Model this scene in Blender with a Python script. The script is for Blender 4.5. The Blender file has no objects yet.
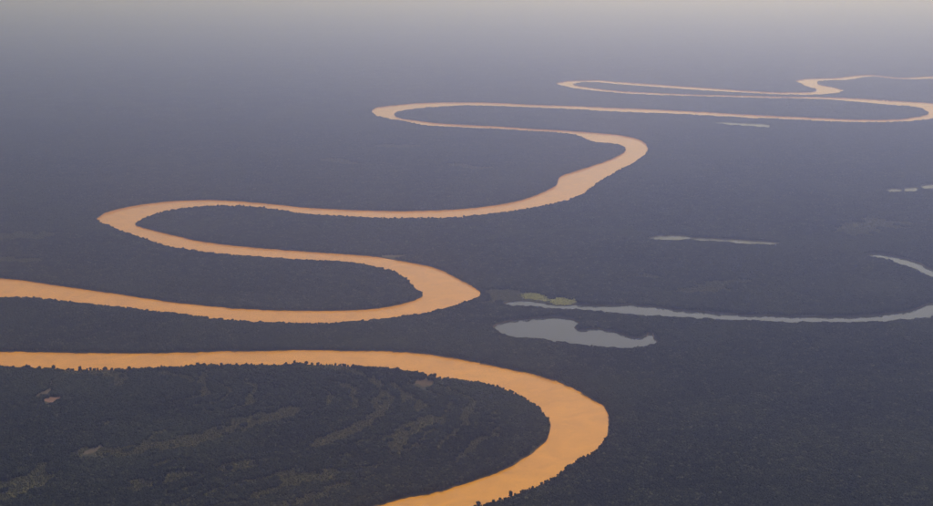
import bpy, bmesh, math, random
import numpy as np
from mathutils import Vector, Matrix, kdtree
from mathutils.geometry import delaunay_2d_cdt

random.seed(7)
RNG = np.random.default_rng(11)
scene = bpy.context.scene
C = scene.collection

# ------------------------------------------------------------------ camera
CAM_H = 1300.0                      # metres above the flood plain
HFOV = math.radians(40.0)
PITCH = math.radians(12.87)         # looking down
PW, PH = 933.0, 506.0
FPX = PW / 2 / math.tan(HFOV / 2)
cam_d = bpy.data.cameras.new('camera')
cam_d.sensor_fit = 'HORIZONTAL'
cam_d.angle = HFOV
cam_d.clip_start = 1.0
cam_d.clip_end = 400000.0
cam = bpy.data.objects.new('camera', cam_d)
cam.location = (0, 0, CAM_H)
cam.rotation_euler = (math.pi / 2 - PITCH, 0, 0)
C.objects.link(cam)
scene.camera = cam

# ------------------------------------------------------------------ light
SUN_EL = math.radians(40.0)
SUN_AZ = math.radians(15.0)         # to the right of straight ahead (+Y)
world = bpy.data.worlds.new('World')
scene.world = world
world.use_nodes = True
wn = world.node_tree
wn.nodes.clear()
sky = wn.nodes.new('ShaderNodeTexSky')
sky.sky_type = 'NISHITA'
sky.sun_disc = False
sky.sun_elevation = SUN_EL
sky.sun_rotation = SUN_AZ
sky.altitude = 300
sky.air_density = 1.0
sky.dust_density = 1.3
sky.ozone_density = 1.0
bg = wn.nodes.new('ShaderNodeBackground')
bg.inputs['Strength'].default_value = 0.06
wo = wn.nodes.new('ShaderNodeOutputWorld')
wn.links.new(sky.outputs[0], bg.inputs[0])
wn.links.new(bg.outputs[0], wo.inputs[0])

sun_d = bpy.data.lights.new('sun', 'SUN')
sun_d.energy = 5.0
sun_d.angle = math.radians(0.53)
sun_d.color = (1.0, 0.81, 0.65)
sun = bpy.data.objects.new('sun', sun_d)
to_sun = Vector((math.sin(SUN_AZ) * math.cos(SUN_EL), math.cos(SUN_AZ) * math.cos(SUN_EL), math.sin(SUN_EL)))
sun.rotation_euler = to_sun.to_track_quat('Z', 'Y').to_euler()
sun.location = (0, 0, 3000)
C.objects.link(sun)

scene.view_settings.view_transform = 'Standard'
scene.view_settings.look = 'None'
scene.view_settings.exposure = -0.36
scene.view_settings.gamma = 1.0
scene.render.engine = 'CYCLES'
scene.cycles.max_bounces = 6
scene.cycles.diffuse_bounces = 2
scene.cycles.glossy_bounces = 2
scene.cycles.volume_bounces = 1

HAZE_DENSITY = 1.22e-4
HAZE_COLOR = (0.39, 0.485, 1.0, 1)
HAZE_ANISO = 0.80

# ------------------------------------------------------------------ helpers
def tag(o, label=None, cat=None, group=None, kind=None):
    if label: o['label'] = label
    if cat: o['category'] = cat
    if group: o['group'] = group
    if kind: o['kind'] = kind
    return o

cp, sp = math.cos(PITCH), math.sin(PITCH)
def unproject(px, py, z=0.0):
    """photo pixel -> point of the flood plain at height z (arrays)"""
    px = np.asarray(px, float); py = np.asarray(py, float)
    x = (px - PW / 2) / FPX
    y = -(py - PH / 2) / FPX
    dz = y * cp - sp
    dy = cp + y * sp
    t = (z - CAM_H) / dz
    return np.stack([x * t, dy * t], -1)

def project(P, z=0.0):
    X = P[:, 0]; Y = P[:, 1]; Z = z - CAM_H
    fwd = Y * cp - Z * sp
    up = Y * sp + Z * cp
    return np.stack([PW / 2 + FPX * X / fwd, PH / 2 - FPX * up / fwd], -1)

def hash2(ix, iy, seed):
    n = (ix.astype(np.int64) * 374761393 + iy.astype(np.int64) * 668265263 + seed * 1442695041) & 0xffffffff
    n = ((n ^ (n >> 13)) * 1274126177) & 0xffffffff
    n = n ^ (n >> 16)
    return (n & 0xffff) / 65535.0

def vnoise(x, y, seed=0):
    ix = np.floor(x); iy = np.floor(y)
    fx = x - ix; fy = y - iy
    fx = fx * fx * (3 - 2 * fx); fy = fy * fy * (3 - 2 * fy)
    a = hash2(ix, iy, seed); b = hash2(ix + 1, iy, seed)
    c = hash2(ix, iy + 1, seed); d = hash2(ix + 1, iy + 1, seed)
    return (a * (1 - fx) + b * fx) * (1 - fy) + (c * (1 - fx) + d * fx) * fy

def fbm(P, scale, octaves=3, seed=0):
    x = P[:, 0] / scale; y = P[:, 1] / scale
    s = 0; a = 0.5; t = 0
    for o in range(octaves):
        s = s + a * vnoise(x, y, seed + o * 17); t += a
        x = x * 2.03 + 5.1; y = y * 2.03 + 3.7; a *= 0.5
    return s / t

def catmull(pts, closed=False, step=1.2):
    pts = np.asarray(pts, float); n = len(pts); out = []
    for i in range(n if closed else n - 1):
        if closed:
            p0, p1, p2, p3 = pts[i - 1], pts[i], pts[(i + 1) % n], pts[(i + 2) % n]
        else:
            p0, p1, p2, p3 = pts[max(i - 1, 0)], pts[i], pts[i + 1], pts[min(i + 2, n - 1)]
        d = [max(np.linalg.norm(b - a), 1e-3) ** 0.5 for a, b in ((p0, p1), (p1, p2), (p2, p3))]
        m1 = (p2 - p1) if np.allclose(p0, p1) else d[1] * ((p1 - p0) / d[0] - (p2 - p0) / (d[0] + d[1]) + (p2 - p1) / d[1])
        m2 = (p2 - p1) if np.allclose(p2, p3) else d[1] * ((p2 - p1) / d[1] - (p3 - p1) / (d[1] + d[2]) + (p3 - p2) / d[2])
        k = max(2, int(np.linalg.norm(p2 - p1) / step))
        t = np.linspace(0, 1, k, endpoint=False)[:, None]
        out.append((2 * t**3 - 3 * t**2 + 1) * p1 + (t**3 - 2 * t**2 + t) * m1 + (-2 * t**3 + 3 * t**2) * p2 + (t**3 - t**2) * m2)
    if not closed: out.append(pts[-1:])
    return np.concatenate(out)

def inside_poly(P, poly):
    x, y = P[:, 0], P[:, 1]
    r = np.zeros(len(P), bool)
    a = poly; b = np.roll(poly, -1, 0)
    for (x1, y1), (x2, y2) in zip(a, b):
        if y1 == y2: continue
        c = (y1 > y) != (y2 > y)
        if not c.any(): continue
        r[c] ^= x[c] < (x2 - x1) * (y[c] - y1) / (y2 - y1) + x1
    return r

def area2(poly):
    x, y = poly[:, 0], poly[:, 1]
    return 0.5 * np.sum(x * np.roll(y, -1) - np.roll(x, -1) * y)

BANK_TREE_H = 9.0
def shore_px_to_world(px_poly, smooth_it=True, hscale=1.0):
    """closed outline in photo pixels -> closed outline on the plain.  Where the land side is nearer than the
    water the photo shows tree tops, not the waterline, so those points are taken at tree height."""
    poly = catmull(px_poly, closed=True) if smooth_it else np.asarray(px_poly, float)
    t = np.roll(poly, -2, 0) - np.roll(poly, 2, 0)
    sgn = 1 if area2(poly) > 0 else -1
    nrm = np.stack([t[:, 1], -t[:, 0]], -1) * sgn
    nrm /= np.linalg.norm(nrm, axis=1, keepdims=True) + 1e-9
    f = np.clip(nrm[:, 1] * 1.6, 0, 1)
    k = 7 if len(poly) > 200 else 2
    fp = np.concatenate([f[-k:], f, f[:k]])
    f = np.convolve(fp, np.ones(2 * k + 1) / (2 * k + 1), 'valid')
    far = np.clip((300 - poly[:, 1]) / 180, 0, 1) * 0.55          # few metres of bank trees show that far off
    W = unproject(poly[:, 0], poly[:, 1], f * BANK_TREE_H * hscale * (1 - far * (hscale == 1.0)))
    return W

def resample_closed(W):
    """even steps, finer near the camera, with a little natural raggedness"""
    out = []
    n = len(W)
    for i in range(n):
        a = W[i]; b = W[(i + 1) % n]
        L = np.linalg.norm(b - a)
        step = max(7.0, np.linalg.norm(a) / 1000 * 2.6)
        k = max(1, int(round(L / step)))
        for j in range(k): out.append(a + (b - a) * j / k)
    out = np.array(out)
    keep = [0]
    for i in range(1, len(out)):
        if np.linalg.norm(out[i] - out[keep[-1]]) > max(4.0, np.linalg.norm(out[i]) / 1000 * 1.6): keep.append(i)
    out = out[keep]
    wob = np.stack([fbm(out, 38, 3, 3) - 0.5, fbm(out, 38, 3, 9) - 0.5], -1) * 12
    wob += np.stack([fbm(out, 140, 2, 13) - 0.5, fbm(out, 140, 2, 19) - 0.5], -1) * 7
    return out + wob

# ------------------------------------------------------------------ materials
def new_mat(name):
    m = bpy.data.materials.new(name); m.use_nodes = True
    nt = m.node_tree; nt.nodes.clear()
    out = nt.nodes.new('ShaderNodeOutputMaterial')
    b = nt.nodes.new('ShaderNodeBsdfPrincipled')
    nt.links.new(b.outputs[0], out.inputs[0])
    return m, nt, b

def ramp(nt, stops):
    r = nt.nodes.new('ShaderNodeValToRGB')
    e = r.color_ramp.elements
    while len(e) < len(stops): e.new(0.5)
    for q, (p, c) in zip(e, stops): q.position = p; q.color = (*c, 1)
    return r

def mixrgb(nt, mode, fac, a, b):
    m = nt.nodes.new('ShaderNodeMix'); m.data_type = 'RGBA'; m.blend_type = mode
    for sock, v in ((m.inputs[0], fac), (m.inputs[6], a), (m.inputs[7], b)):
        if hasattr(v, 'links'): nt.links.new(v, sock)
        else: sock.default_value = v
    return m.outputs[2]

def noise(nt, scale, detail=4, rough=0.6, stretch=None):
    g = nt.nodes.new('ShaderNodeNewGeometry')
    n = nt.nodes.new('ShaderNodeTexNoise')
    n.inputs['Scale'].default_value = scale; n.inputs['Detail'].default_value = detail
    n.inputs['Roughness'].default_value = rough
    nt.links.new(g.outputs['Position'], n.inputs['Vector'])
    return n

def foliage_material(name, stops, pale):
    m, nt, b = new_mat(name)
    oi = nt.nodes.new('ShaderNodeObjectInfo')
    at = nt.nodes.new('ShaderNodeAttribute'); at.attribute_name = 'leaf_var'          # per crown inside one mesh
    tn = nt.nodes.new('ShaderNodeAttribute'); tn.attribute_type = 'INSTANCER'; tn.attribute_name = 'tone'
    a = nt.nodes.new('ShaderNodeMath'); a.operation = 'MULTIPLY_ADD'
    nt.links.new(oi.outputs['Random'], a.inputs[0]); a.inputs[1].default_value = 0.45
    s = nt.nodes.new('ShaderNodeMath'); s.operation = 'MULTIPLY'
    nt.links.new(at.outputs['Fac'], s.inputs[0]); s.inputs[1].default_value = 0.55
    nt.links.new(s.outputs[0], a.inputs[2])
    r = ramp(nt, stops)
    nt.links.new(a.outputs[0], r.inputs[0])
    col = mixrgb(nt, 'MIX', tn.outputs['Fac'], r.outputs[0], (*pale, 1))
    n = noise(nt, 0.35, 2)
    nr = ramp(nt, [(0.3, (0.72, 0.72, 0.72)), (0.75, (1.2, 1.2, 1.2))])
    nt.links.new(n.outputs[0], nr.inputs[0])
    col = mixrgb(nt, 'MULTIPLY', 1.0, col, nr.outputs[0])
    nt.links.new(col, b.inputs['Base Color'])
    b.inputs['Roughness'].default_value = 0.75
    b.inputs['Specular IOR Level'].default_value = 0.03
    return m

M_LEAF = foliage_material('rainforest_leaves', [(0.0, (0.007, 0.013, 0.009)), (0.30, (0.014, 0.023, 0.014)),
                          (0.55, (0.038, 0.050, 0.028)), (0.80, (0.14, 0.15, 0.10))], (0.052, 0.066, 0.034))
M_SCRUB = foliage_material('meadow_scrub_leaves', [(0.0, (0.066, 0.082, 0.034)), (0.5, (0.115, 0.125, 0.052)),
                          (1.0, (0.13, 0.125, 0.06))], (0.14, 0.13, 0.055))
M_REED = foliage_material('floating_grass_leaves', [(0.0, (0.17, 0.22, 0.06)), (0.5, (0.29, 0.34, 0.10)),
                          (1.0, (0.40, 0.43, 0.16))], (0.42, 0.43, 0.15))

m, nt, b = new_mat('bark')
n = noise(nt, 1.5, 4); r = ramp(nt, [(0.3, (0.07, 0.055, 0.045)), (0.7, (0.14, 0.12, 0.10))])
nt.links.new(n.outputs[0], r.inputs[0]); nt.links.new(r.outputs[0], b.inputs['Base Color'])
b.inputs['Roughness'].default_value = 0.9
M_BARK = m

m, nt, b = new_mat('forest_floor')
n1 = noise(nt, 0.012, 6, 0.65); r1 = ramp(nt, [(0.35, (0.026, 0.034, 0.020)), (0.55, (0.040, 0.048, 0.026)), (0.75, (0.065, 0.066, 0.034))])
nt.links.new(n1.outputs[0], r1.inputs[0])
n2 = noise(nt, 0.0011, 4, 0.5); r2 = ramp(nt, [(0.35, (0.8, 0.8, 0.8)), (0.7, (1.2, 1.2, 1.15))])
nt.links.new(n2.outputs[0], r2.inputs[0])
nt.links.new(mixrgb(nt, 'MULTIPLY', 1.0, r1.outputs[0], r2.outputs[0]), b.inputs['Base Color'])
b.inputs['Roughness'].default_value = 0.95
b.inputs['Specular IOR Level'].default_value = 0.1
bp = nt.nodes.new('ShaderNodeBump'); bp.inputs['Strength'].default_value = 0.8; bp.inputs['Distance'].default_value = 6.0
n3 = noise(nt, 0.06, 5, 0.7)
nt.links.new(n3.outputs[0], bp.inputs['Height']); nt.links.new(bp.outputs[0], b.inputs['Normal'])
M_GROUND = m

def earth_material(name, c0, c1, scale):
    m, nt, b = new_mat(name)
    n = noise(nt, scale, 5, 0.65); r = ramp(nt, [(0.3, c0), (0.7, c1)])
    nt.links.new(n.outputs[0], r.inputs[0]); nt.links.new(r.outputs[0], b.inputs['Base Color'])
    b.inputs['Roughness'].default_value = 0.95; b.inputs['Specular IOR Level'].default_value = 0.1
    bp = nt.nodes.new('ShaderNodeBump'); bp.inputs['Strength'].default_value = 0.6; bp.inputs['Distance'].default_value = 1.0
    nt.links.new(n.outputs[0], bp.inputs['Height']); nt.links.new(bp.outputs[0], b.inputs['Normal'])
    return m
M_BANK = earth_material('muddy_bank_soil', (0.10, 0.06, 0.035), (0.19, 0.12, 0.07), 0.08)
M_SAND = earth_material('bare_reddish_soil', (0.15, 0.09, 0.078), (0.25, 0.16, 0.135), 0.06)
M_BROWN = earth_material('dry_brownish_grass_soil', (0.06, 0.05, 0.036), (0.125, 0.09, 0.07), 0.09)
M_TRACK = earth_material('trodden_pale_soil', (0.07, 0.062, 0.050), (0.12, 0.105, 0.085), 0.06)

def water_material(name, c0, c1, rough, spec=0.5):
    m, nt, b = new_mat(name)
    n = noise(nt, 0.006, 7, 0.6)
    n.inputs['Distortion'].default_value = 2.2
    r = ramp(nt, [(0.3, c0), (0.7, c1)])
    nt.links.new(n.outputs[0], r.inputs[0]); nt.links.new(r.outputs[0], b.inputs['Base Color'])
    b.inputs['Roughness'].default_value = rough
    b.inputs['IOR'].default_value = 1.33
    b.inputs['Specular IOR Level'].default_value = spec
    bp = nt.nodes.new('ShaderNodeBump'); bp.inputs['Strength'].default_value = 0.1; bp.inputs['Distance'].default_value = 0.25
    n3 = noise(nt, 0.12, 3, 0.6)
    nt.links.new(n3.outputs[0], bp.inputs['Height']); nt.links.new(bp.outputs[0], b.inputs['Normal'])
    return m
M_RIVER = water_material('silt_laden_river_water', (0.62, 0.290, 0.001), (0.78, 0.375, 0.003), 0.10, 0.36)
M_LAKE = water_material('still_dark_lake_water', (0.035, 0.04, 0.045), (0.05, 0.058, 0.066), 0.06, 0.7)
M_SWAMP = water_material('weedy_shallow_swamp_water', (0.045, 0.055, 0.045), (0.085, 0.095, 0.07), 0.2, 0.35)

# ------------------------------------------------------------------ traced shores (photo pixels, laid out on the plain)
LEFT = [(200,560),(270,535),(330,518),(380,504.2),(405.7,497.1),(444.3,488.5),(472.2,480),(500,469.2),(519.3,459.6),(536.5,448.9),
 (546.1,438.2),(549.3,427.4),(547.2,416.7),(541.5,408.3),(530.8,399.7),(511.5,390),(492.2,383.6),(464.3,378.2),(438.6,375),(412.9,370.7),
 (388.6,366.9),(367.2,365.4),(339.3,362.8),(307.2,362),(285.7,362.6),(253.6,363.2),(221.4,363),(200,363.3),(182.2,365),(150,366.4),(107.2,367.5),(64.3,367.5),(32.2,366.5),
 (0,364.7),(-60,364.5),(-150,364),(-280,348),(-320,322),(-270,292),(-150,272),(-60,272),(0,277.1),(32.2,281),(75,287.4),(117.9,293.2),(160.8,299.7),(199.4,304.5),
 (242.9,308.2),(285.7,309.9),(328.6,309.9),(350,309.5),(377.9,307.5),(403.6,302.6),(420.7,296.8),(423.3,293.5),(414.3,286.5),(405.7,277.5),(392.9,270.3),(371.4,265.9),(350,262),
 (307.2,259.3),(279.4,257.3),(240.8,254.9),(204.3,251.6),(172.2,246.5),(133.6,234.7),(107.9,225),(96.7,219.2),(103.6,213.2),(127.2,206.8),(159.3,202),(200,199.7),
 (230,200.4),(270,203.5),(302,206.9),(345,209.2),(398.6,210.7),(441.5,209.7),(469.4,208),(492,205.4),(520,200),(541.5,192.5),(556.5,184),(559,177.2),(571.5,172.2),
 (588.6,166.8),(610,159.3),(623.5,152),(625,148.6),(618.6,145.2),(593,142),(578,135.7),(552,132.5),(524.3,131),(499.6,129.3),(465,128),(427.5,126),(405,121.9),(382.5,117.5),
 (373.5,114.2),(370.3,111.2),(376,107.8),(397.5,104.8),(423,102.8),(450,102.2),(490,102.5),(527.5,104.4),(565,105.6),(610,107.6),(645,108.8),(679.5,110.7),
 (706,112),(745,114.3),(800.5,117),(845.5,119),(883,119.7),(910,117.8),(922,115.6),(928,113),(923.5,109.7),(913,107.2),(890.5,105.2),(853,101.8),(823,99.6),
 (793,98.9),(775,98.7),(730,97.3),(700,96.6),(679.5,96),(645,94.8),(615,93),(595.5,91),(570,87.6),(556,83.6),(564,81.3),(580,80.4),(600,80.2),(615,81.5),(645,83.5),(679.5,86),
 (707.5,88),(737.5,90),(767.5,91.8),(793,92.2),(812,91.8),(816.5,90.2),(808,87),(801,84),(794.5,81.2),(808,78.8),(835,78),(853,75.8),(871,74.9),(901,77.6),(932.5,76.2),(970,75),(1040,72)]
RIGHT = [(300,578),(370,545),(430,520),(470,505),(500,497.1),(525.8,486.6),(542.9,480),(557.9,472),(568.6,464.5),(578.3,457),(588.2,452.5),(599.3,445),(606.6,435.8),
 (609.4,423.9),(608.6,413),(603.5,404.3),(593,397.8),(578,389.5),(563,382.8),(545,376.6),(527,371.8),(509,368),(485.7,363.2),(447.2,355.7),(400,350.9),(350,349.7),
 (296.5,349.3),(242.9,350.2),(193,351.2),(150,352.2),(107,352.4),(53.6,351.4),(0,350.6),(-60,349.5),(-120,349),(-200,338),(-215,322),(-180,306),(-100,298),(0,296.4),(36.4,297.5),(66.5,300.7),
 (102.9,304),(128.6,307.2),(160.8,310.8),(192.9,314.4),(232,319),(264.3,321),(302.9,321.7),(339.3,321.1),(377.9,318),(405.7,314.4),(435.7,309.7),(457.2,304.3),(474.3,298.6),(480.8,295.8),
 (482,292.6),(475.5,287.2),(461.5,279.7),(442.2,270),(425,264.7),(392.9,259),(371.5,255.8),(328.6,252.7),(285.7,249.6),(242.9,245.8),(200,240.5),(165.7,232.7),(144.3,227.2),
 (136.5,223.3),(144.3,218.5),(161.5,212.2),(187.2,207.9),(212.9,206),(240.8,206.4),(274,208.9),(302,213.2),(345,216),(398.6,218),(452,217.4),(490,213.5),(522,209),(552,204),
 (573.6,197.9),(586.5,192),(596,183.5),(614.3,173.2),(638,160),(648.3,149),(643,141.5),(625,135.9),(599.3,133),(567.2,130.6),(524.3,128.2),(499.6,126.4),(465,124.7),(435,122.8),
 (412.5,120),(397.5,117.2),(394.6,114.8),(399,111.8),(412.5,109.3),(435,107),(465,105.9),(490,106),(527.5,107.6),(550,108.5),(580,109.7),(610,111.6),(645,113.1),(679.5,114.5),(706,115.8),
 (745,117.8),(800.5,120.3),(845.5,122.3),(883,122.7),(913,120.9),(932.5,119.2),(955,116),(961,110.5),(950,106),(932.5,103.3),(898,101),(860.5,98.5),(823,97),(793,96.6),(775,96.4),
 (730,95.2),(700,94.6),(679.5,93.8),(645,92.3),(615,90.5),(595.5,88.4),(580.5,86),(573,84.2),(581,82.7),(600,82.9),(615,84.1),(645,86.6),(679.5,89.2),(707.5,91),(737.5,92.8),(775,94.6),
 (793,94.9),(823,94.7),(838,93.2),(844,90.9),(838,88.5),(826,85.8),(818.5,83.8),(817.5,82),(824,80.9),(850,80),(862,77.8),(872.5,77),(901,79.6),(932.5,79.2),(970,78.5),(1040,76)]
RIVER_PX = LEFT + RIGHT[::-1]

POND_PX = [(492.8,326),(507,321.3),(525,318.3),(547.5,316.8),(564,317.2),(576,320),(579.3,323),(575,326.3),(577.5,328.4),(594,328),(609,330.3),(619.6,332.5),(630,336),(641,336.6),
 (646,335.6),(648,332.8),(653.3,332.3),(653,336),(656.5,341),(645,344.6),(630,346.6),(607.5,346.2),(592,344.8),(577.5,343),(555,340),(535.5,336.6),(517.5,334.8),(503,331.5)]
OXBOW_PX = [(502.5,302.2),(515,300.4),(530,300.6),(548,303.6),(566,305),(585,303.8),(600,305),(614,304.6),(627,304.4),(645,305.4),(667.5,308),(697.5,310.6),(739.5,313.6),(780,315.4),(825,316.2),(859.5,315.2),(890,312.6),(908.7,309.8),(933,302.3),(955,297),(968,290),(958,282.5),(933,275.4),(917.6,268),
 (899.8,261.2),(882,256.8),(866,253.2),(882,253.2),(899.8,256.8),(917.6,262),(933,269),(985,277),(1008,290),(990,303),(933,313.6),(908.7,316.4),(890.9,318),(859.5,319.4),(825,319.7),(780,319.2),(750,318),
 (697.5,315.8),(667.5,314.2),(630,312),(600,308.8),(575,306.8),(548,305.8),(525,303.8)]
FAR_LAKES_PX = {
 'long thin broken slit of pale still water right of the middle bends': [(648,237.6),(656,235.8),(668,235.2),(686,235.6),(694,237.4),(704,237.4),(713,237.9),(722,239),(732,238.8),(745,239.6),(760,240.8),(780,242.6),(778,243.4),(756,243.1),(738,242),(724,240.6),(712,240.2),(702,239.8),(692,238.6),(680,238.6),(662,238.8)],
 'faint grey lake below the far reach at upper right': [(715,122),(735,122.4),(770,125),(769,126),(745,125.2),(722,123.4)],
 'faint pool near the right edge, left of two others': [(886.5,189.2),(893,188.3),(902,189.3),(900,190.6),(890,190.8)],
 'faint longer pool near the right edge, between two smaller ones': [(903.5,188.2),(912,187),(919,187.8),(915,190),(906,190.2)],
 'faint pool touching the right edge of the picture': [(920.5,186),(928,184.6),(938,184.4),(937,186.4),(926,187.6)],
}
MARSH_PX = {
 'olive floating grass next to the tip of the second river bend': ([(485,291),(500,289.8),(521,291.5),(523,296.5),(520,299.4),(503,300.8),(488,297.5)], 0.0),
 'bright yellow-green floating grass, left patch at the lake head': ([(521,293.6),(532,293),(543,295),(550.5,297.6),(548,300.4),(536,299.4),(522,297.2)], 0.75),
 'bright yellow-green floating grass, right patch on the lake channel': ([(549.5,299.2),(557,298),(568,298.4),(578.5,300),(573,303.3),(562,304.6),(550,303.6)], 0.95),
}

river = resample_closed(shore_px_to_world(RIVER_PX))
pond = resample_closed(shore_px_to_world(POND_PX))
oxbow = resample_closed(shore_px_to_world(OXBOW_PX, hscale=1.6))
far_lakes = {k: resample_closed(shore_px_to_world(v, hscale=1.2)) for k, v in FAR_LAKES_PX.items()}
waters = [('river', river), ('pond', pond), ('oxbow_lake', oxbow)] + [('lake', w) for w in far_lakes.values()]
for i, (nme, w) in enumerate(waters):
    if area2(w) < 0: waters[i] = (nme, w[::-1].copy())

# ------------------------------------------------------------------ ground, banks, water
WATER_Z = -2.0
def cdt(points, rings):
    """constrained triangulation (works in km); returns verts in m and triangles"""
    vs, es = [], []
    for r in rings:
        o = len(vs); n = len(r)
        vs += [Vector((p[0] / 1000, p[1] / 1000)) for p in r]
        es += [(o + i, o + (i + 1) % n) for i in range(n)]
    vs += [Vector((p[0] / 1000, p[1] / 1000)) for p in points]
    v, e, f, *_ = delaunay_2d_cdt(vs, es, [], 0, 1e-6)
    V = np.array([(p[0] * 1000, p[1] * 1000) for p in v])
    return V, [tuple(q) for q in f]

def mesh_obj(name, verts, faces, mat, smooth=False, parent=None):
    me = bpy.data.meshes.new(name)
    me.from_pydata([tuple(map(float, p)) for p in verts], [], faces)
    me.materials.append(mat); me.update()
    if smooth: me.shade_smooth()
    o = bpy.data.objects.new(name, me); C.objects.link(o)
    if parent: o.parent = parent
    return o

extra = []
for x in np.arange(-120000, 120001, 8000.0):
    for y in np.arange(-20000, 160001, 8000.0): extra.append((x + 7, y + 3))
gx, gy = np.meshgrid(np.arange(-4000, 4001, 500.0), np.arange(1500, 12001, 500.0))
extra += list(zip(gx.ravel() + 31, gy.ravel() + 17))
V, F = cdt(extra, [w for _, w in waters])
F = np.array(F)
cen = V[F].mean(1)
wet = np.zeros(len(F), bool)
for _, w in waters: wet |= inside_poly(cen, w)
ground = mesh_obj('ground', np.c_[V, np.zeros(len(V))], [tuple(map(int, f)) for f in F[~wet]], M_GROUND)
tag(ground, 'dark flat rainforest flood plain reaching to the hazy horizon', 'ground', kind='structure')

def ring_inset(w, d):
    t = np.roll(w, -1, 0) - np.roll(w, 1, 0)
    t /= np.linalg.norm(t, axis=1, keepdims=True) + 1e-9
    return w + np.stack([-t[:, 1], t[:, 0]], -1) * d

water_labels = [('winding tan-orange muddy river snaking from the foreground to the far right', 'river'),
                ('grey kidney-shaped pond in the forest right of the river bends', 'pond'),
                ('thin grey curved oxbow lake arcing to the right edge of the picture', 'lake')]
water_labels += [(k, 'lake') for k in FAR_LAKES_PX]
for i, ((nme, w), (lab, cat)) in enumerate(zip(waters, water_labels)):
    V, F = cdt([], [w]); F = np.array(F)
    keep = inside_poly(V[F].mean(1), w)
    o = mesh_obj(nme, np.c_[V, np.full(len(V), WATER_Z)], [tuple(map(int, f)) for f in F[keep]], M_RIVER if i == 0 else M_LAKE if i < 3 else M_SWAMP)
    tag(o, lab, cat, kind='structure')
    d = 4.5 if i == 0 else 3.0 if i < 3 else 1.5
    ins = ring_inset(w, d); n = len(w)
    vs = np.concatenate([np.c_[w, np.zeros(n)], np.c_[ins, np.full(n, WATER_Z - 1.2)]])
    fs = [(k, (k + 1) % n, n + (k + 1) % n, n + k) for k in range(n)]
    bk = mesh_obj('bank', vs, fs, M_BANK)
    tag(bk, 'low brown mud bank of the ' + lab.split(' snaking')[0].split(' in the')[0].split(' arcing')[0], 'bank', kind='structure')

# ------------------------------------------------------------------ patches of bare soil and tracks
def patch(name, px, mat, label, cat, z=0.05):
    w = unproject(*np.array(catmull(px, closed=True, step=1.0)).T)
    w = w + np.stack([fbm(w, 14, 2, 5) - 0.5, fbm(w, 14, 2, 6) - 0.5], -1) * 8
    if area2(w) < 0: w = w[::-1]
    V, F = cdt([], [w]); F = np.array(F); keep = inside_poly(V[F].mean(1), w)
    o = mesh_obj(name, np.c_[V, np.full(len(V), z)], [tuple(map(int, f)) for f in F[keep]], mat)
    tag(o, label, cat, kind='structure')
    return w
clear_polys = []
clear_polys.append(patch('clearing', [(43.5,399.5),(48,396.8),(55,396.5),(60.5,395.8),(61.5,398.5),(57,400.5),(49,402.3)], M_SAND,
    'small pinkish bare clearing inside the nearest bend at far left', 'clearing'))
clear_polys.append(patch('track', [(36,394.6),(42,391),(49.4,389.2),(50.6,384),(52.2,379),(54.6,379.4),(53.6,386),(52.6,392),(45,393.8),(38.5,397)], M_TRACK,
    'thin pale forked track above the pinkish clearing at far left', 'track'))
clear_polys.append(patch('clearing', [(413,380.5),(418,378.4),(421,379.6),(425,378),(431,379.4),(436,381.8),(432,383),(433,385.4),(427,385.2),(423,387),(419,384),(415,383.6)], M_BROWN,
    'brownish bare ground behind the inner bank of the nearest bend', 'clearing'))
clear_polys.append(patch('clearing', [(382,255.4),(390,254.4),(399,255.3),(408,254.6),(409,255.8),(397,257),(385,257)], M_TRACK,
    'thin pale sandy strip above the second river bend', 'clearing'))
clear_polys.append(patch('clearing', [(82,452.4),(88,450),(96,447),(101,445.2),(103,446.4),(97,450),(90,453.6),(84,454.4)], M_TRACK,
    'short pale bare streak low in the nearest bend', 'clearing'))

clear_polys.append(patch('clearing', [(820,62.6),(828,62.2),(837,65.4),(834,66.8),(825,65.2)], M_TRACK,
    'tiny faint pale clearing far off above the last river bend', 'clearing'))

# ------------------------------------------------------------------ tree shapes
def ico(sub):
    bm = bmesh.new(); bmesh.ops.create_icosphere(bm, subdivisions=sub, radius=1.0)
    v = np.array([p.co[:] for p in bm.verts]); f = np.array([[q.index for q in p.verts] for p in bm.faces]); bm.free()
    return v, f
ICO1, ICO2 = ico(1), ico(2)

class Shape:
    def __init__(self): self.v, self.f, self.a, self.n = [], [], [], 0
    def add(self, v, f, val):
        self.v.append(v); self.f.append(np.asarray(f) + self.n); self.a.append(np.full(len(v), val)); self.n += len(v)
    def blob(self, c, r, rz, src, rng, val, jit=0.22):
        v = src[0] * (1 + rng.normal(0, jit, (len(src[0]), 1)))
        self.add(v * (r, r * rng.uniform(0.8, 1.2), rz) + np.asarray(c), src[1], val)
    def leaves(self, c, r, rz, k, size, rng, val):
        d = rng.normal(size=(k, 3)); d /= np.linalg.norm(d, axis=1, keepdims=True); d[:, 2] = np.abs(d[:, 2]) * 1.1 - 0.1
        p = np.asarray(c) + d * (r, r, rz) * rng.uniform(0.9, 1.18, (k, 1))
        for q in p:
            t = q + rng.normal(0, size, (3, 3)); self.add(t, [[0, 1, 2]], val)
    def mesh(self, name, mat):
        me = bpy.data.meshes.new(name)
        V = np.concatenate(self.v); Fc = np.concatenate(self.f)
        me.from_pydata(V.tolist(), [], Fc.tolist())
        at = me.attributes.new('leaf_var', 'FLOAT', 'POINT'); at.data.foreach_set('value', np.concatenate(self.a).astype(np.float32))
        me.materials.append(mat); me.update()
        return me

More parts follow.
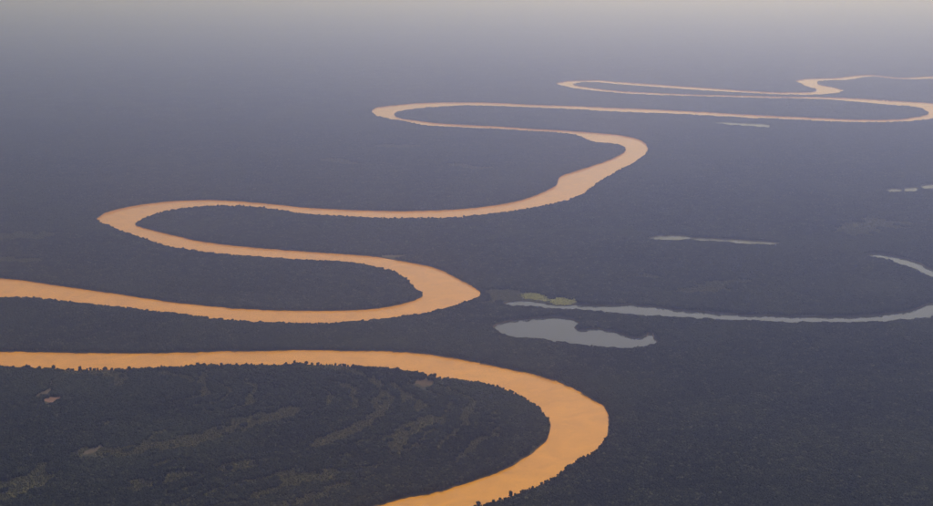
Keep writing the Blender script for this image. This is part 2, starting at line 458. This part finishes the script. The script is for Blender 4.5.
def crown_into(S, rng, x, y, h, w, src_main, src_small, nsm, val, nleaf=0, skirt=True):
    """one crown: domed core with side lobes"""
    cz = h - w * 0.42
    S.blob((x, y, cz), w * 0.42, w * 0.40, src_main, rng, val)
    for k in range(nsm):
        a = rng.uniform(0, 6.283); rr = w * rng.uniform(0.26, 0.42)
        S.blob((x + math.cos(a) * rr, y + math.sin(a) * rr, cz + w * rng.uniform(-0.30, 0.22)), w * rng.uniform(0.16, 0.28), w * rng.uniform(0.14, 0.24), src_small, rng, np.clip(val + rng.normal(0, 0.12), 0, 1))
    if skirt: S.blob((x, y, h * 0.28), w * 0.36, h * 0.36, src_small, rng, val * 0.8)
    if nleaf: S.leaves((x, y, cz), w * 0.48, w * 0.46, nleaf, w * 0.07, rng, val)

def single_tree(seed):
    """a bank tree 12 m tall in its own units: trunk mesh + crown mesh"""
    rng = np.random.default_rng(seed)
    h = 12.0; w = rng.uniform(8.0, 11.5)
    S = Shape()
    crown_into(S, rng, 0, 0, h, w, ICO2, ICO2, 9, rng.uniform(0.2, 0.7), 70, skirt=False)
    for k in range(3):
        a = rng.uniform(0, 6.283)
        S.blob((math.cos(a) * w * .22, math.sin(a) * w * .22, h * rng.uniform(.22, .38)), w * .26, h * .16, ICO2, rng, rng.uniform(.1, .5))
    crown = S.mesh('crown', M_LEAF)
    T = Shape()
    lean = rng.normal(0, 0.5, 2)
    rings = []
    for k, (z, r) in enumerate([(0, .42), (h * .2, .32), (h * .45, .25), (h * .75, .14)]):
        a = np.linspace(0, 6.283, 7, endpoint=False)
        rings.append(np.c_[np.cos(a) * r + lean[0] * z / h, np.sin(a) * r + lean[1] * z / h, np.full(7, z)])
    v = np.concatenate(rings)
    T.add(v, [(i * 7 + j, i * 7 + (j + 1) % 7, (i + 1) * 7 + (j + 1) % 7) for i in range(3) for j in range(7)] +
             [(i * 7 + j, (i + 1) * 7 + (j + 1) % 7, (i + 1) * 7 + j) for i in range(3) for j in range(7)], 0)
    for k in range(5):      # limbs reaching into the crown
        a = rng.uniform(0, 6.283); z0 = h * rng.uniform(.35, .6); L = w * .36
        p0 = np.array((lean[0] * z0 / h, lean[1] * z0 / h, z0)); p1 = p0 + (math.cos(a) * L, math.sin(a) * L, L * .8)
        q = np.array([[.10, 0, 0], [-.05, .09, 0], [-.05, -.09, 0]])
        T.add(np.concatenate([p0 + q, p1 + q * .3]), [(0, 1, 4), (0, 4, 3), (1, 2, 5), (1, 5, 4), (2, 0, 3), (2, 3, 5)], 0)
    trunk = T.mesh('trunk', M_BARK)
    return crown, trunk

SINGLES = [single_tree(100 + k) for k in range(8)]

def canopy_clump(seed, radius, count, lod):
    rng = np.random.default_rng(seed)
    S = Shape(); pts = []
    tries = 0; md = radius * 1.55 / math.sqrt(count)
    while len(pts) < count and tries < 4000:
        tries += 1
        p = rng.uniform(-radius, radius, 2)
        if np.hypot(*p) > radius: continue
        if all(np.hypot(*(p - q)) > md for q in pts): pts.append(p)
    for p in pts:
        big = rng.random() < 0.035
        h = rng.uniform(8.6, 10.8) * (1.3 if big else 1); w = rng.uniform(5.5, 9.5) * (1.35 if big else 1)
        if lod == 2: w *= 1.25
        val = np.clip(rng.beta(1.3, 3.0) + (0.5 if rng.random() < 0.04 else 0), 0, 1)
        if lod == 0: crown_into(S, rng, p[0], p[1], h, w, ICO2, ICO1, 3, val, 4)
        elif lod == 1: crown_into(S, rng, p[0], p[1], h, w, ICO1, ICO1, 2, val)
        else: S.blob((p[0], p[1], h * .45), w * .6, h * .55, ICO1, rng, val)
    return S.mesh('canopy_clump', M_LEAF)

def scrub_clump(seed, mat, rad=13, num=26):
    rng = np.random.default_rng(seed); S = Shape()
    for k in range(num):
        a = rng.uniform(0, 6.283); r = rad * math.sqrt(rng.random()); hh = rng.uniform(0.8, 2.6)
        S.blob((math.cos(a) * r, math.sin(a) * r, hh * .35), rng.uniform(1.2, 3.4), hh * .7, ICO1, rng, rng.random(), .3)
    for k in range(num // 5):
        a = rng.uniform(0, 6.283); r = rad * .9 * math.sqrt(rng.random())
        S.blob((math.cos(a) * r, math.sin(a) * r, 2.5), 2.2, 2.8, ICO1, rng, rng.random() * .4, .3)
    return S.mesh('scrub_clump', mat)

PROTO = []
def proto(me): PROTO.append(bpy.data.objects.new(me.name + '_shape', me)); return len(PROTO) - 1
P_SINGLE = [proto(c) for c, t in SINGLES]
P_CLUMP = [proto(canopy_clump(200 + k, 16, 20, 0)) for k in range(10)]
P_SMALL = [proto(canopy_clump(250 + k, 9, 7, 0)) for k in range(8)]
P_LOW = [proto(scrub_clump(550 + k, M_SCRUB, 7, 12)) for k in range(5)]
P_MID = [proto(canopy_clump(300 + k, 25, 38, 1)) for k in range(8)]
P_FAR = [proto(canopy_clump(400 + k, 70, 110, 2)) for k in range(6)]
P_SCRUB = [proto(scrub_clump(500 + k, M_SCRUB)) for k in range(5)]
P_REED = [proto(scrub_clump(600 + k, M_REED)) for k in range(3)]

ng = bpy.data.node_groups.new('planting', 'GeometryNodeTree')
ng.interface.new_socket('Geometry', in_out='INPUT', socket_type='NodeSocketGeometry')
ng.interface.new_socket('Geometry', in_out='OUTPUT', socket_type='NodeSocketGeometry')
gi = ng.nodes.new('NodeGroupInput'); go = ng.nodes.new('NodeGroupOutput')
iop = ng.nodes.new('GeometryNodeInstanceOnPoints')
join = ng.nodes.new('GeometryNodeJoinGeometry')
for p in reversed(PROTO):            # a multi-input stacks its links: reversed keeps the order of PROTO
    oi = ng.nodes.new('GeometryNodeObjectInfo'); oi.inputs['Object'].default_value = p; oi.inputs['As Instance'].default_value = True
    ng.links.new(oi.outputs['Geometry'], join.inputs[0])
def named(nm, typ):
    n = ng.nodes.new('GeometryNodeInputNamedAttribute'); n.data_type = typ; n.inputs['Name'].default_value = nm
    return n.outputs['Attribute']
ng.links.new(gi.outputs[0], iop.inputs['Points'])
ng.links.new(join.outputs[0], iop.inputs['Instance'])
iop.inputs['Pick Instance'].default_value = True
ng.links.new(named('shape_index', 'INT'), iop.inputs['Instance Index'])
cmb = ng.nodes.new('ShaderNodeCombineXYZ'); ng.links.new(named('turn', 'FLOAT'), cmb.inputs[2])
ng.links.new(cmb.outputs[0], iop.inputs['Rotation'])
ng.links.new(named('size', 'FLOAT_VECTOR'), iop.inputs['Scale'])
ng.links.new(iop.outputs[0], go.inputs[0])

def planted(name, P, idx, turn, size, tone, label, cat, z=None):
    me = bpy.data.meshes.new(name)
    n = len(P)
    me.vertices.add(n)
    zz = np.zeros(n) if z is None else z
    me.vertices.foreach_set('co', np.c_[P, zz].astype(np.float32).ravel())
    a = me.attributes.new('shape_index', 'INT', 'POINT'); a.data.foreach_set('value', idx.astype(np.int32))
    a = me.attributes.new('turn', 'FLOAT', 'POINT'); a.data.foreach_set('value', turn.astype(np.float32))
    a = me.attributes.new('tone', 'FLOAT', 'POINT'); a.data.foreach_set('value', tone.astype(np.float32))
    a = me.attributes.new('size', 'FLOAT_VECTOR', 'POINT'); a.data.foreach_set('vector', size.astype(np.float32).ravel())
    me.update()
    o = bpy.data.objects.new(name, me); C.objects.link(o)
    md = o.modifiers.new('planting', 'NODES'); md.node_group = ng
    return tag(o, label, cat, kind='stuff')

# ------------------------------------------------------------------ where trees may stand
shore = np.concatenate([w for _, w in waters])
def densify(w, step=6.0):
    out = []
    for a, b in zip(w, np.roll(w, -1, 0)):
        k = max(1, int(np.linalg.norm(b - a) / max(step, np.linalg.norm(a) / 900)))
        out += [a + (b - a) * j / k for j in range(k)]
    return np.array(out)
dense = np.concatenate([densify(w) for _, w in waters])
N_RIVER = len(densify(waters[0][1]))
KD = kdtree.KDTree(len(dense))
for i, p in enumerate(dense): KD.insert((p[0], p[1], 0), i)
KD.balance()
def shore_distance(P):
    return np.array([KD.find((x, y, 0))[2] for x, y in P])
def in_water(P):
    r = np.zeros(len(P), bool)
    for _, w in waters:
        lo = w.min(0); hi = w.max(0)
        c = np.where(((P >= lo) & (P <= hi)).all(1))[0]
        if len(c): r[c] |= inside_poly(P[c], w)
    return r

# pale swales (old scroll bars) inside the nearest bend: photo polylines with a width in metres
SWALES = [([(378,398.6),(382,406),(379,413),(371.5,420),(350,430.7),(318,443.6)], 20, .75), ([(350,371),(368,376),(380,385),(386,396),(383,409)], 12, .5),
          ([(292,410.4),(273,416),(243,425),(200,437),(150,446.7),(120,451),(86,452)], 26, .6), ([(393,384),(402,392),(405,402)], 10, .4),
          ([(250,463),(240,465.5),(228,467)], 22, .4), ([(330,474),(310,476),(290,478)], 26, .4), ([(429,419),(412,430),(401,437),(396,449),(410,446.7)], 22, .6),
          ([(463.6,410),(465,418),(467,428)], 12, .5), ([(0,492),(20,486),(38,478)], 40, .3), ([(95,371),(120,376),(121,384)], 20, .6), ([(205,372),(206,381),(205,391)], 9, .5),
          ([(60,369),(80,371),(100,371),(125,372)], 16, .5), ([(310,366),(335,367),(350,369)], 14, .4), ([(205,381),(160,372)], 8, .2),
          ([(140,488),(135,483),(150,484)], 14, .4), ([(40,466),(46,465)], 14, .4), ([(104,424),(110,423)], 14, .4), ([(170,474),(190,474)], 12, .4),
          ([(680,290.5),(700,290),(722,288.5)], 30, .5), ([(0,259),(18,260),(36,260.5)], 30, .4), ([(0,238),(20,235),(44,236)], 60, .35),
          ([(484,303),(495,302)], 15, .3), ([(640,275),(655,277)], 25, .3), ([(700,284),(745,281)], 25, .25), ([(455,165),(480,168)], 60, .3),
          ([(385,146),(400,147),(410,146)], 60, .3), ([(330,160),(350,163)], 60, .25), ([(230,335),(236,334)], 14, .6), ([(25,343),(35,344)], 12, .3),
          ([(560,377),(562,371)], 8, .3), ([(852,232),(870,222),(890,225)], 80, .3)]
SW = []
for pl, wdt, tone in SWALES:
    q = catmull(np.array(pl, float), step=1.0)
    w = unproject(q[:, 0], q[:, 1])
    for a, b2 in zip(w[:-1], w[1:]):
        k = max(1, int(np.linalg.norm(b2 - a) / 8))
        for j in range(k): SW.append((*(a + (b2 - a) * j / k), wdt, tone))
SW = np.array(SW)
KS = kdtree.KDTree(len(SW))
for i, p in enumerate(SW): KS.insert((p[0], p[1], 0), i)
KS.balance()
def meadow(P):
    """0 forest .. >0 open scrub, from the swales"""
    r = np.zeros(len(P))
    wob = fbm(P, 25, 2, 77)
    for i, (x, y) in enumerate(P):
        for dy in (0, 14, 28):          # an open strip is wider than the part seen over the trees in front of it
            _, j, d = KS.find((x, y + dy, 0))
            w = SW[j, 2]
            if d < w * (0.65 + 1.3 * wob[i]): r[i] = max(r[i], SW[j, 3])
    s, ok = scroll_param(P)
    ph = s * 17.0 + (fbm(P, 160, 3, 91) - 0.5) * 1.6
    band = (np.sin(ph * 6.283) > 0.30) & ok & (s > 0.20) & (s < 0.93) & (fbm(P, 130, 3, 95) > 0.47)
    r[band] = np.maximum(r[band], 0.05 + 0.6 * fbm(P[band], 90, 2, 97))
    spk = ok & (RNG.random(len(P)) < 0.012)
    r[spk] = np.maximum(r[spk], 0.7)
    return r

# the scroll bars repeat the inner bank of the nearest bend on a smaller and smaller scale
SC_F = unproject(100, 380)
_q = catmull(np.array(LEFT[:LEFT.index((107.2,367.5)) + 1], float), step=1.0)
_w = unproject(_q[:, 0], _q[:, 1]) - SC_F
_ang = np.unwrap(np.arctan2(_w[:, 1], _w[:, 0])); _rad = np.linalg.norm(_w, axis=1)
_o = np.argsort(_ang); _ang = _ang[_o]; _rad = _rad[_o]
def scroll_param(P):
    d = P - SC_F
    a = np.arctan2(d[:, 1], d[:, 0]); r = np.linalg.norm(d, axis=1)
    ok = (a > _ang[0]) & (a < _ang[-1])
    s = r / np.interp(a, _ang, _rad)
    return s, ok & (s < 1)

MARSH_W = {k: unproject(*catmull(v[0], closed=True).T) for k, v in MARSH_PX.items()}

def grid(y0, y1, step, half=0.40, xpad=150):
    ys = np.arange(y0, y1, step * 0.87); out = []
    for i, y in enumerate(ys):
        w = y * half + xpad
        xs = np.arange(-w, w, step) + (i % 2) * step / 2
        out.append(np.c_[xs, np.full(len(xs), y)])
    P = np.concatenate(out)
    return P + RNG.uniform(-0.38, 0.38, P.shape) * step

# which stretch of forest a point belongs to (photo outline of each tongue of land)
REGIONS = [
 ('far', 'far pale blue forest fading into haze toward the horizon', None),
 ('near_bend', 'near dark forest with pale curved scroll bars inside the nearest river bend',
   [(-900,357),(200,357),(300,355),(400,360),(500,377),(560,396),(578,425),(565,452),(500,483),(430,500),(200,565),(-900,700)]),
 ('second_tongue', 'forest tongue inside the second river bend and plain to its left',
   [(-900,284),(0,287),(200,310),(330,315),(400,310),(445,300),(450,285),(425,270),(340,257),(250,252),(180,242),(110,222),(97,216),(-900,190)]),
 ('hook_tongue', 'dark forest tongue inside the left hooked river bend',
   [(110,219),(135,210),(190,204),(280,206),(400,214),(500,208),(500,255),(440,265),(370,255),(250,249),(180,240)]),
 ('middle_plain', 'hazy blue-grey forest left of the middle river bends',
   [(-900,190),(97,216),(127,205),(200,202),(280,206),(400,214),(500,208),(560,192),(570,178),(640,150),(600,137),(520,130),(430,124),(380,114),(371,98),(-900,98)]),
 ('right_plain', 'broad dark forest plain to the right of the river bends', None)]
def region_of(P):
    px = project(P)
    r = np.full(len(P), 5)
    for k in (4, 3, 2, 1):
        r[inside_poly(px, np.array(REGIONS[k][2], float))] = k
    r[(px[:, 1] < 98)] = 0
    return r

# ------------------------------------------------------------------ individual bank trees (the nearest, largest ones)
def shore_between(w_px_list, step, jitter=1.5):
    q = catmull(np.array(w_px_list, float), step=1.0)
    t = np.gradient(q, axis=0)
    W = unproject(q[:, 0], q[:, 1], BANK_TREE_H * 0.9)
    seg = np.r_[0, np.cumsum(np.linalg.norm(np.diff(W, axis=0), axis=1))]
    s = np.arange(4, seg[-1], step)
    s = s + RNG.uniform(-0.3, 0.3, len(s)) * step
    return np.c_[np.interp(s, seg, W[:, 0]), np.interp(s, seg, W[:, 1])]

lo = LEFT.index((541.5,408.3)); hi = LEFT.index((0,364.7))
rowA = shore_between(LEFT[lo:hi + 1] + [(-6, 364.6)], 7.6)
lo = RIGHT.index((470,505)); hi = RIGHT.index((609.4,423.9))
rowB = shore_between(RIGHT[lo - 1:hi + 1], 7.2)
EDGE = []      # (position, row)
for row, P in (('A', rowA), ('B', rowB)):
    for p in P:
        _, j, d = KD.find((p[0], p[1], 0))
        q = dense[j]
        # step from the shoreline onto the land
        for k in range(24):
            a = k * math.tau / 24
        tgt = None
        best = 1e9
        for rr in (4.0, 6.5):
            cand = np.array([q + rr * np.array((math.cos(a), math.sin(a))) for a in np.linspace(0, math.tau, 20, endpoint=False)])
            ok = ~in_water(cand)
            if not ok.any(): continue
            ds = np.array([KD.find((c[0], c[1], 0))[2] for c in cand]); ds[~ok] = -1
            c = cand[int(np.argmax(ds))]
            tgt = c
            if RNG.random() < 0.6: break
        if tgt is None: continue
        px = project(np.array([tgt]))[0]
        if -8 < px[0] < PW + 8 and px[1] < PH + 6: EDGE.append((tgt, row, px))
kept = []
for e in EDGE:
    if all(np.linalg.norm(e[0] - k[0]) > 4.2 for k in kept[-8:]): kept.append(e)
EDGE = kept[:298]
def edge_label(row, px):
    x, y = px
    if row == 'A':
        for lim, t in ((45, 'at the left edge'), (100, 'above the forked track'), (160, 'above the grassy strip'), (230, 'a quarter along the reach'), (300, 'left of the reach middle'),
                       (360, 'above the pale curved swale'), (415, 'left of the brownish ground'), (470, 'right of the brownish ground'), (999, 'curling into the bend')):
            if x < lim: return '{} {} tree from left in shore row ' + t, 'near shore trees ' + t
    for lim, t in ((440, 'at its outermost point'), (462, 'just below its tip'), (480, 'halfway to bottom edge'), (494, 'near the picture bottom'), (999, 'at the bottom edge')):
        if y < lim: return '{} {} tree from top on nearest outer bank ' + t, 'outer bank trees ' + t
ORD = ['first', 'second', 'third', 'fourth', 'fifth', 'sixth', 'seventh', 'eighth', 'ninth', 'tenth', 'eleventh', 'twelfth', 'thirteenth', 'fourteenth', 'fifteenth', 'sixteenth', 'seventeenth', 'eighteenth', 'nineteenth', 'twentieth']
CLASSED = {}
STANDOUT = {(27, 364): 'tall lone dark tree jutting over the water near the left edge', (52, 365): 'broad tall dark tree jutting over water above the forked track',
            (82, 364): 'tall round tree jutting over water right of the forked track', (505, 492): 'tall round dark tree standing out over the water at lower middle',
            (476, 503): 'tall tree on the outer bank cut by the bottom edge', (436, 372): 'tall dark tree beside the brownish bare ground on the inner bank', (294, 361): 'tall dark tree rising from the near shore at mid reach'}
stand_i = {}
EP = np.array([e[2] for e in EDGE])
for (sx, sy), lab in STANDOUT.items():
    j = int(np.argmin(np.hypot(EP[:, 0] - sx, EP[:, 1] - sy)))
    if j not in stand_i: stand_i[j] = lab
for i, (p, row, px) in enumerate(EDGE):
    k = int(RNG.integers(0, len(SINGLES)))
    root = bpy.data.objects.new('bank_tree', None); root.empty_display_size = 2
    C.objects.link(root)
    hgt = RNG.choice([0.42, 0.55, 0.68, 0.82, 1.02], p=[.24, .26, .24, .18, .08]) * RNG.uniform(0.92, 1.08)
    wid = max(0.42, hgt * RNG.uniform(0.62, 1.1))
    lab, grp = edge_label(row, px)
    if i in stand_i: hgt = 1.35; wid = 1.0; lab = stand_i[i]; grp = 'tall trees standing out on the banks'
    root.location = (p[0], p[1], -0.2); root.rotation_euler = (0, 0, RNG.uniform(0, 6.283)); root.scale = (wid, wid, hgt)
    if i not in stand_i:
        cls = ('low ' if hgt < 0.62 else 'tall ' if hgt > 0.92 else 'medium ') + ('slim' if wid < hgt * 0.84 else 'broad')
        CLASSED.setdefault((lab, cls), []).append((px[0] if row == 'A' else px[1], root))
    tag(root, lab, 'tree', grp)
    for nm, me in (('trunk', SINGLES[k][1]), ('crown', SINGLES[k][0])):
        c = bpy.data.objects.new(nm, me); C.objects.link(c); c.parent = root
for (lab, cls), lst in CLASSED.items():      # counted along the bank
    for q, (_, root) in enumerate(sorted(lst, key=lambda e: e[0])):
        root['label'] = lab.format(ORD[min(q, 19)], cls)
EK = kdtree.KDTree(len(EDGE))
for i, e in enumerate(EDGE): EK.insert((e[0][0], e[0][1], 0), i)
EK.balance()

# ------------------------------------------------------------------ the forest
parts = {k: [] for k in range(6)}
def put(P, idx, turn, size, tone):
    r = region_of(P)
    for k in range(6):
        mk = r == k
        if mk.any(): parts[k].append((P[mk], idx[mk], turn[mk], size[mk], tone[mk]))

def not_cleared(P):
    r = np.ones(len(P), bool)
    for w in clear_polys:
        for dy in (0, 9, 18, 27, 36): r &= ~inside_poly(P + (0, dy), w)
    for w in MARSH_W.values():
        for dy in (0, 15, 30): r &= ~inside_poly(P + (0, dy), w)
    return r

_r = np.random.default_rng(5)
SCARS = []
for cx_, cy_, spread in ((900, 5200, 1100), (1300, 6800, 1400), (-1000, 7600, 1500), (1500, 4000, 500), (-600, 9500, 2000), (2500, 9500, 2000)):
    for _ in range(5):
        SCARS.append((np.array((cx_, cy_)) + _r.normal(0, spread * .4, 2), _r.uniform(180, 650), _r.uniform(14, 34), _r.uniform(0, 6.283), _r.uniform(.6, 1.5), _r.uniform(.4, .8)))
def sizes(P, base=1.0):
    h = base * (0.62 + 0.76 * fbm(P, 240, 4, 21)) * RNG.uniform(0.93, 1.07, len(P))
    w = base * RNG.uniform(0.9, 1.15, len(P))
    return np.c_[w, w, h]
def tones(P):
    t = np.clip((fbm(P, 420, 4, 31) - 0.50) * 3.4, 0, 0.9) * 0.6 + np.clip((fbm(P, 1700, 3, 35) - 0.5) * 2, 0, .4) * 0.3
    for c, r, w, a0, a1, k in SCARS:       # old meander scars carry a paler kind of tree
        q = P - c; dd = np.abs(np.hypot(q[:, 0], q[:, 1]) - r + (fbm(P, 120, 2, 41) - .5) * 60)
        an = np.arctan2(q[:, 1], q[:, 0])
        t = t + k * np.clip(1.4 - dd / w, 0, 1) * (np.cos(an - a0) > math.cos(a1))
    return np.clip(t, 0, 1) + (RNG.random(len(P)) < 0.015) * 0.5

# near: clumps inside, single trees along the shores
def fill(y0, y1, step, protos, margin, low, bend=None):
    P = grid(y0, y1, step)
    if bend is not None: P = P[(region_of(P) == 1) == bend]
    P = P[~in_water(P)]
    d = shore_distance(P)
    P = P[d > margin]; P = P[not_cleared(P)]
    n = len(P)
    idx = RNG.choice(protos, n)
    size = sizes(P); tone = tones(P)
    if True:
        m_ = meadow(P)
        # scroll-bar banding: thin open stripes inside the nearest bend
        op = (m_ > 0) & (RNG.random(n) > 0.035)
        idx[op] = RNG.choice(low, op.sum()); tone[op] = m_[op]; size[op] = RNG.uniform(0.9, 1.3, (op.sum(), 1)) * np.array([[1, 1, 1]])
    put(P, idx, RNG.uniform(0, 6.283, n), size, tone)
fill(2300, 5600, 12.0, P_SMALL, 13, P_LOW, True)
fill(2300, 6200, 21.0, P_CLUMP, 17, P_SCRUB, False)
fill(6200, 10500, 33.0, P_MID, 24, P_SCRUB)
def shore_row(y0, y1, step, inner, outer, base):
    P = grid(y0, y1, step)
    d = np.full(len(P), 1e9)
    d = shore_distance(P)
    mk = (d < outer) & (d > inner)
    P = P[mk]; P = P[~in_water(P)]; P = P[not_cleared(P)]
    near = np.array([EK.find((x, y, 0))[2] for x, y in P])
    P = P[near > 6.0]
    n = len(P)
    mdw = meadow(P)
    s = sizes(P, base) * RNG.choice([0.5, 0.65, 0.8, 0.95, 1.15], (n, 1), p=[.2, .25, .25, .2, .1])
    lk = np.array([KD.find((x, y, 0))[1] for x, y in P]) >= N_RIVER
    s[lk] *= 0.6
    s[mdw > 0] *= 0.55
    s[near[near > 6.0] < 14] *= 0.75
    put(P, RNG.choice(P_SINGLE, n), RNG.uniform(0, 6.283, n), s, np.maximum(tones(P), mdw * .7))
shore_row(2300, 6200, 8.5, 2.5, 22, 0.85)
shore_row(6200, 10500, 11.0, 2.5, 32, 0.95)
# far: bigger pieces of canopy
def fill_far(y0, y1, step, margin, base):
    P = grid(y0, y1, step, xpad=400)
    P = P[~in_water(P)]; d = shore_distance(P); P = P[d > margin]
    n = len(P)
    put(P, RNG.choice(P_FAR, n), RNG.uniform(0, 6.283, n), sizes(P, base), tones(P) * 1.3)
def fill_mid(y0, y1, step, inner, outer, base):
    P = grid(y0, y1, step); d = shore_distance(P)
    P = P[(d > inner) & (d < outer)]; P = P[~in_water(P)]
    n = len(P)
    put(P, RNG.choice(P_MID, n), RNG.uniform(0, 6.283, n), sizes(P, base), tones(P))
fill_far(10500, 24000, 100.0, 70, 1.0)
fill_mid(10500, 24000, 36.0, 16, 90, 1.0)
fill_far(24000, 52000, 180.0, 0, 2.0)

for k, (key, lab, _) in enumerate(REGIONS):
    if not parts[k]: continue
    cat_ = [np.concatenate(x) for x in zip(*parts[k])]
    planted('forest', *cat_, lab, 'forest')

# floating meadows at the head of the oxbow lake
for lab, (px, tone) in MARSH_PX.items():
    w = MARSH_W[lab]
    lo, hi = w.min(0), w.max(0)
    xs, ys = np.meshgrid(np.arange(lo[0], hi[0], 11.0), np.arange(lo[1], hi[1], 11.0))
    P = np.c_[xs.ravel(), ys.ravel()] + RNG.uniform(-4, 4, (xs.size, 2))
    P = P[inside_poly(P, w)]
    P = P[fbm(P, 30, 2, 63) > 0.36]
    z = np.where(in_water(P), WATER_Z, 0.0)
    n = len(P)
    prot = P_REED if tone > 0.5 else P_SCRUB
    planted('floating_meadow', P, RNG.choice(prot, n), RNG.uniform(0, 6.283, n), RNG.uniform(0.7, 1.1, (n, 1)) * np.array([[1, 1, .7]]),
            np.full(n, tone * .6 + .2), lab, 'grass', z=z)

# ------------------------------------------------------------------ haze
bm = bmesh.new()
bmesh.ops.create_cube(bm, size=1.0)
me = bpy.data.meshes.new('haze'); 
for v in bm.verts:
    v.co = ((v.co.x) * 2 * 124000, 70000 + v.co.y * 2 * 94000, (CAM_H + 15) if v.co.z > 0 else -5.0)
bm.to_mesh(me); bm.free()
haze = bpy.data.objects.new('haze', me); C.objects.link(haze)
m = bpy.data.materials.new('haze_air'); m.use_nodes = True
nt = m.node_tree; nt.nodes.clear()
o_ = nt.nodes.new('ShaderNodeOutputMaterial'); pv = nt.nodes.new('ShaderNodeVolumePrincipled')
pv.inputs['Color'].default_value = HAZE_COLOR
pv.inputs['Absorption Color'].default_value = (1, 1, 1, 1)
pv.inputs['Density'].default_value = HAZE_DENSITY
pv.inputs['Anisotropy'].default_value = HAZE_ANISO
nt.links.new(pv.outputs[0], o_.inputs['Volume'])
me.materials.append(m)
tag(haze, 'pale violet-grey haze thickening toward the horizon', 'haze', kind='stuff')
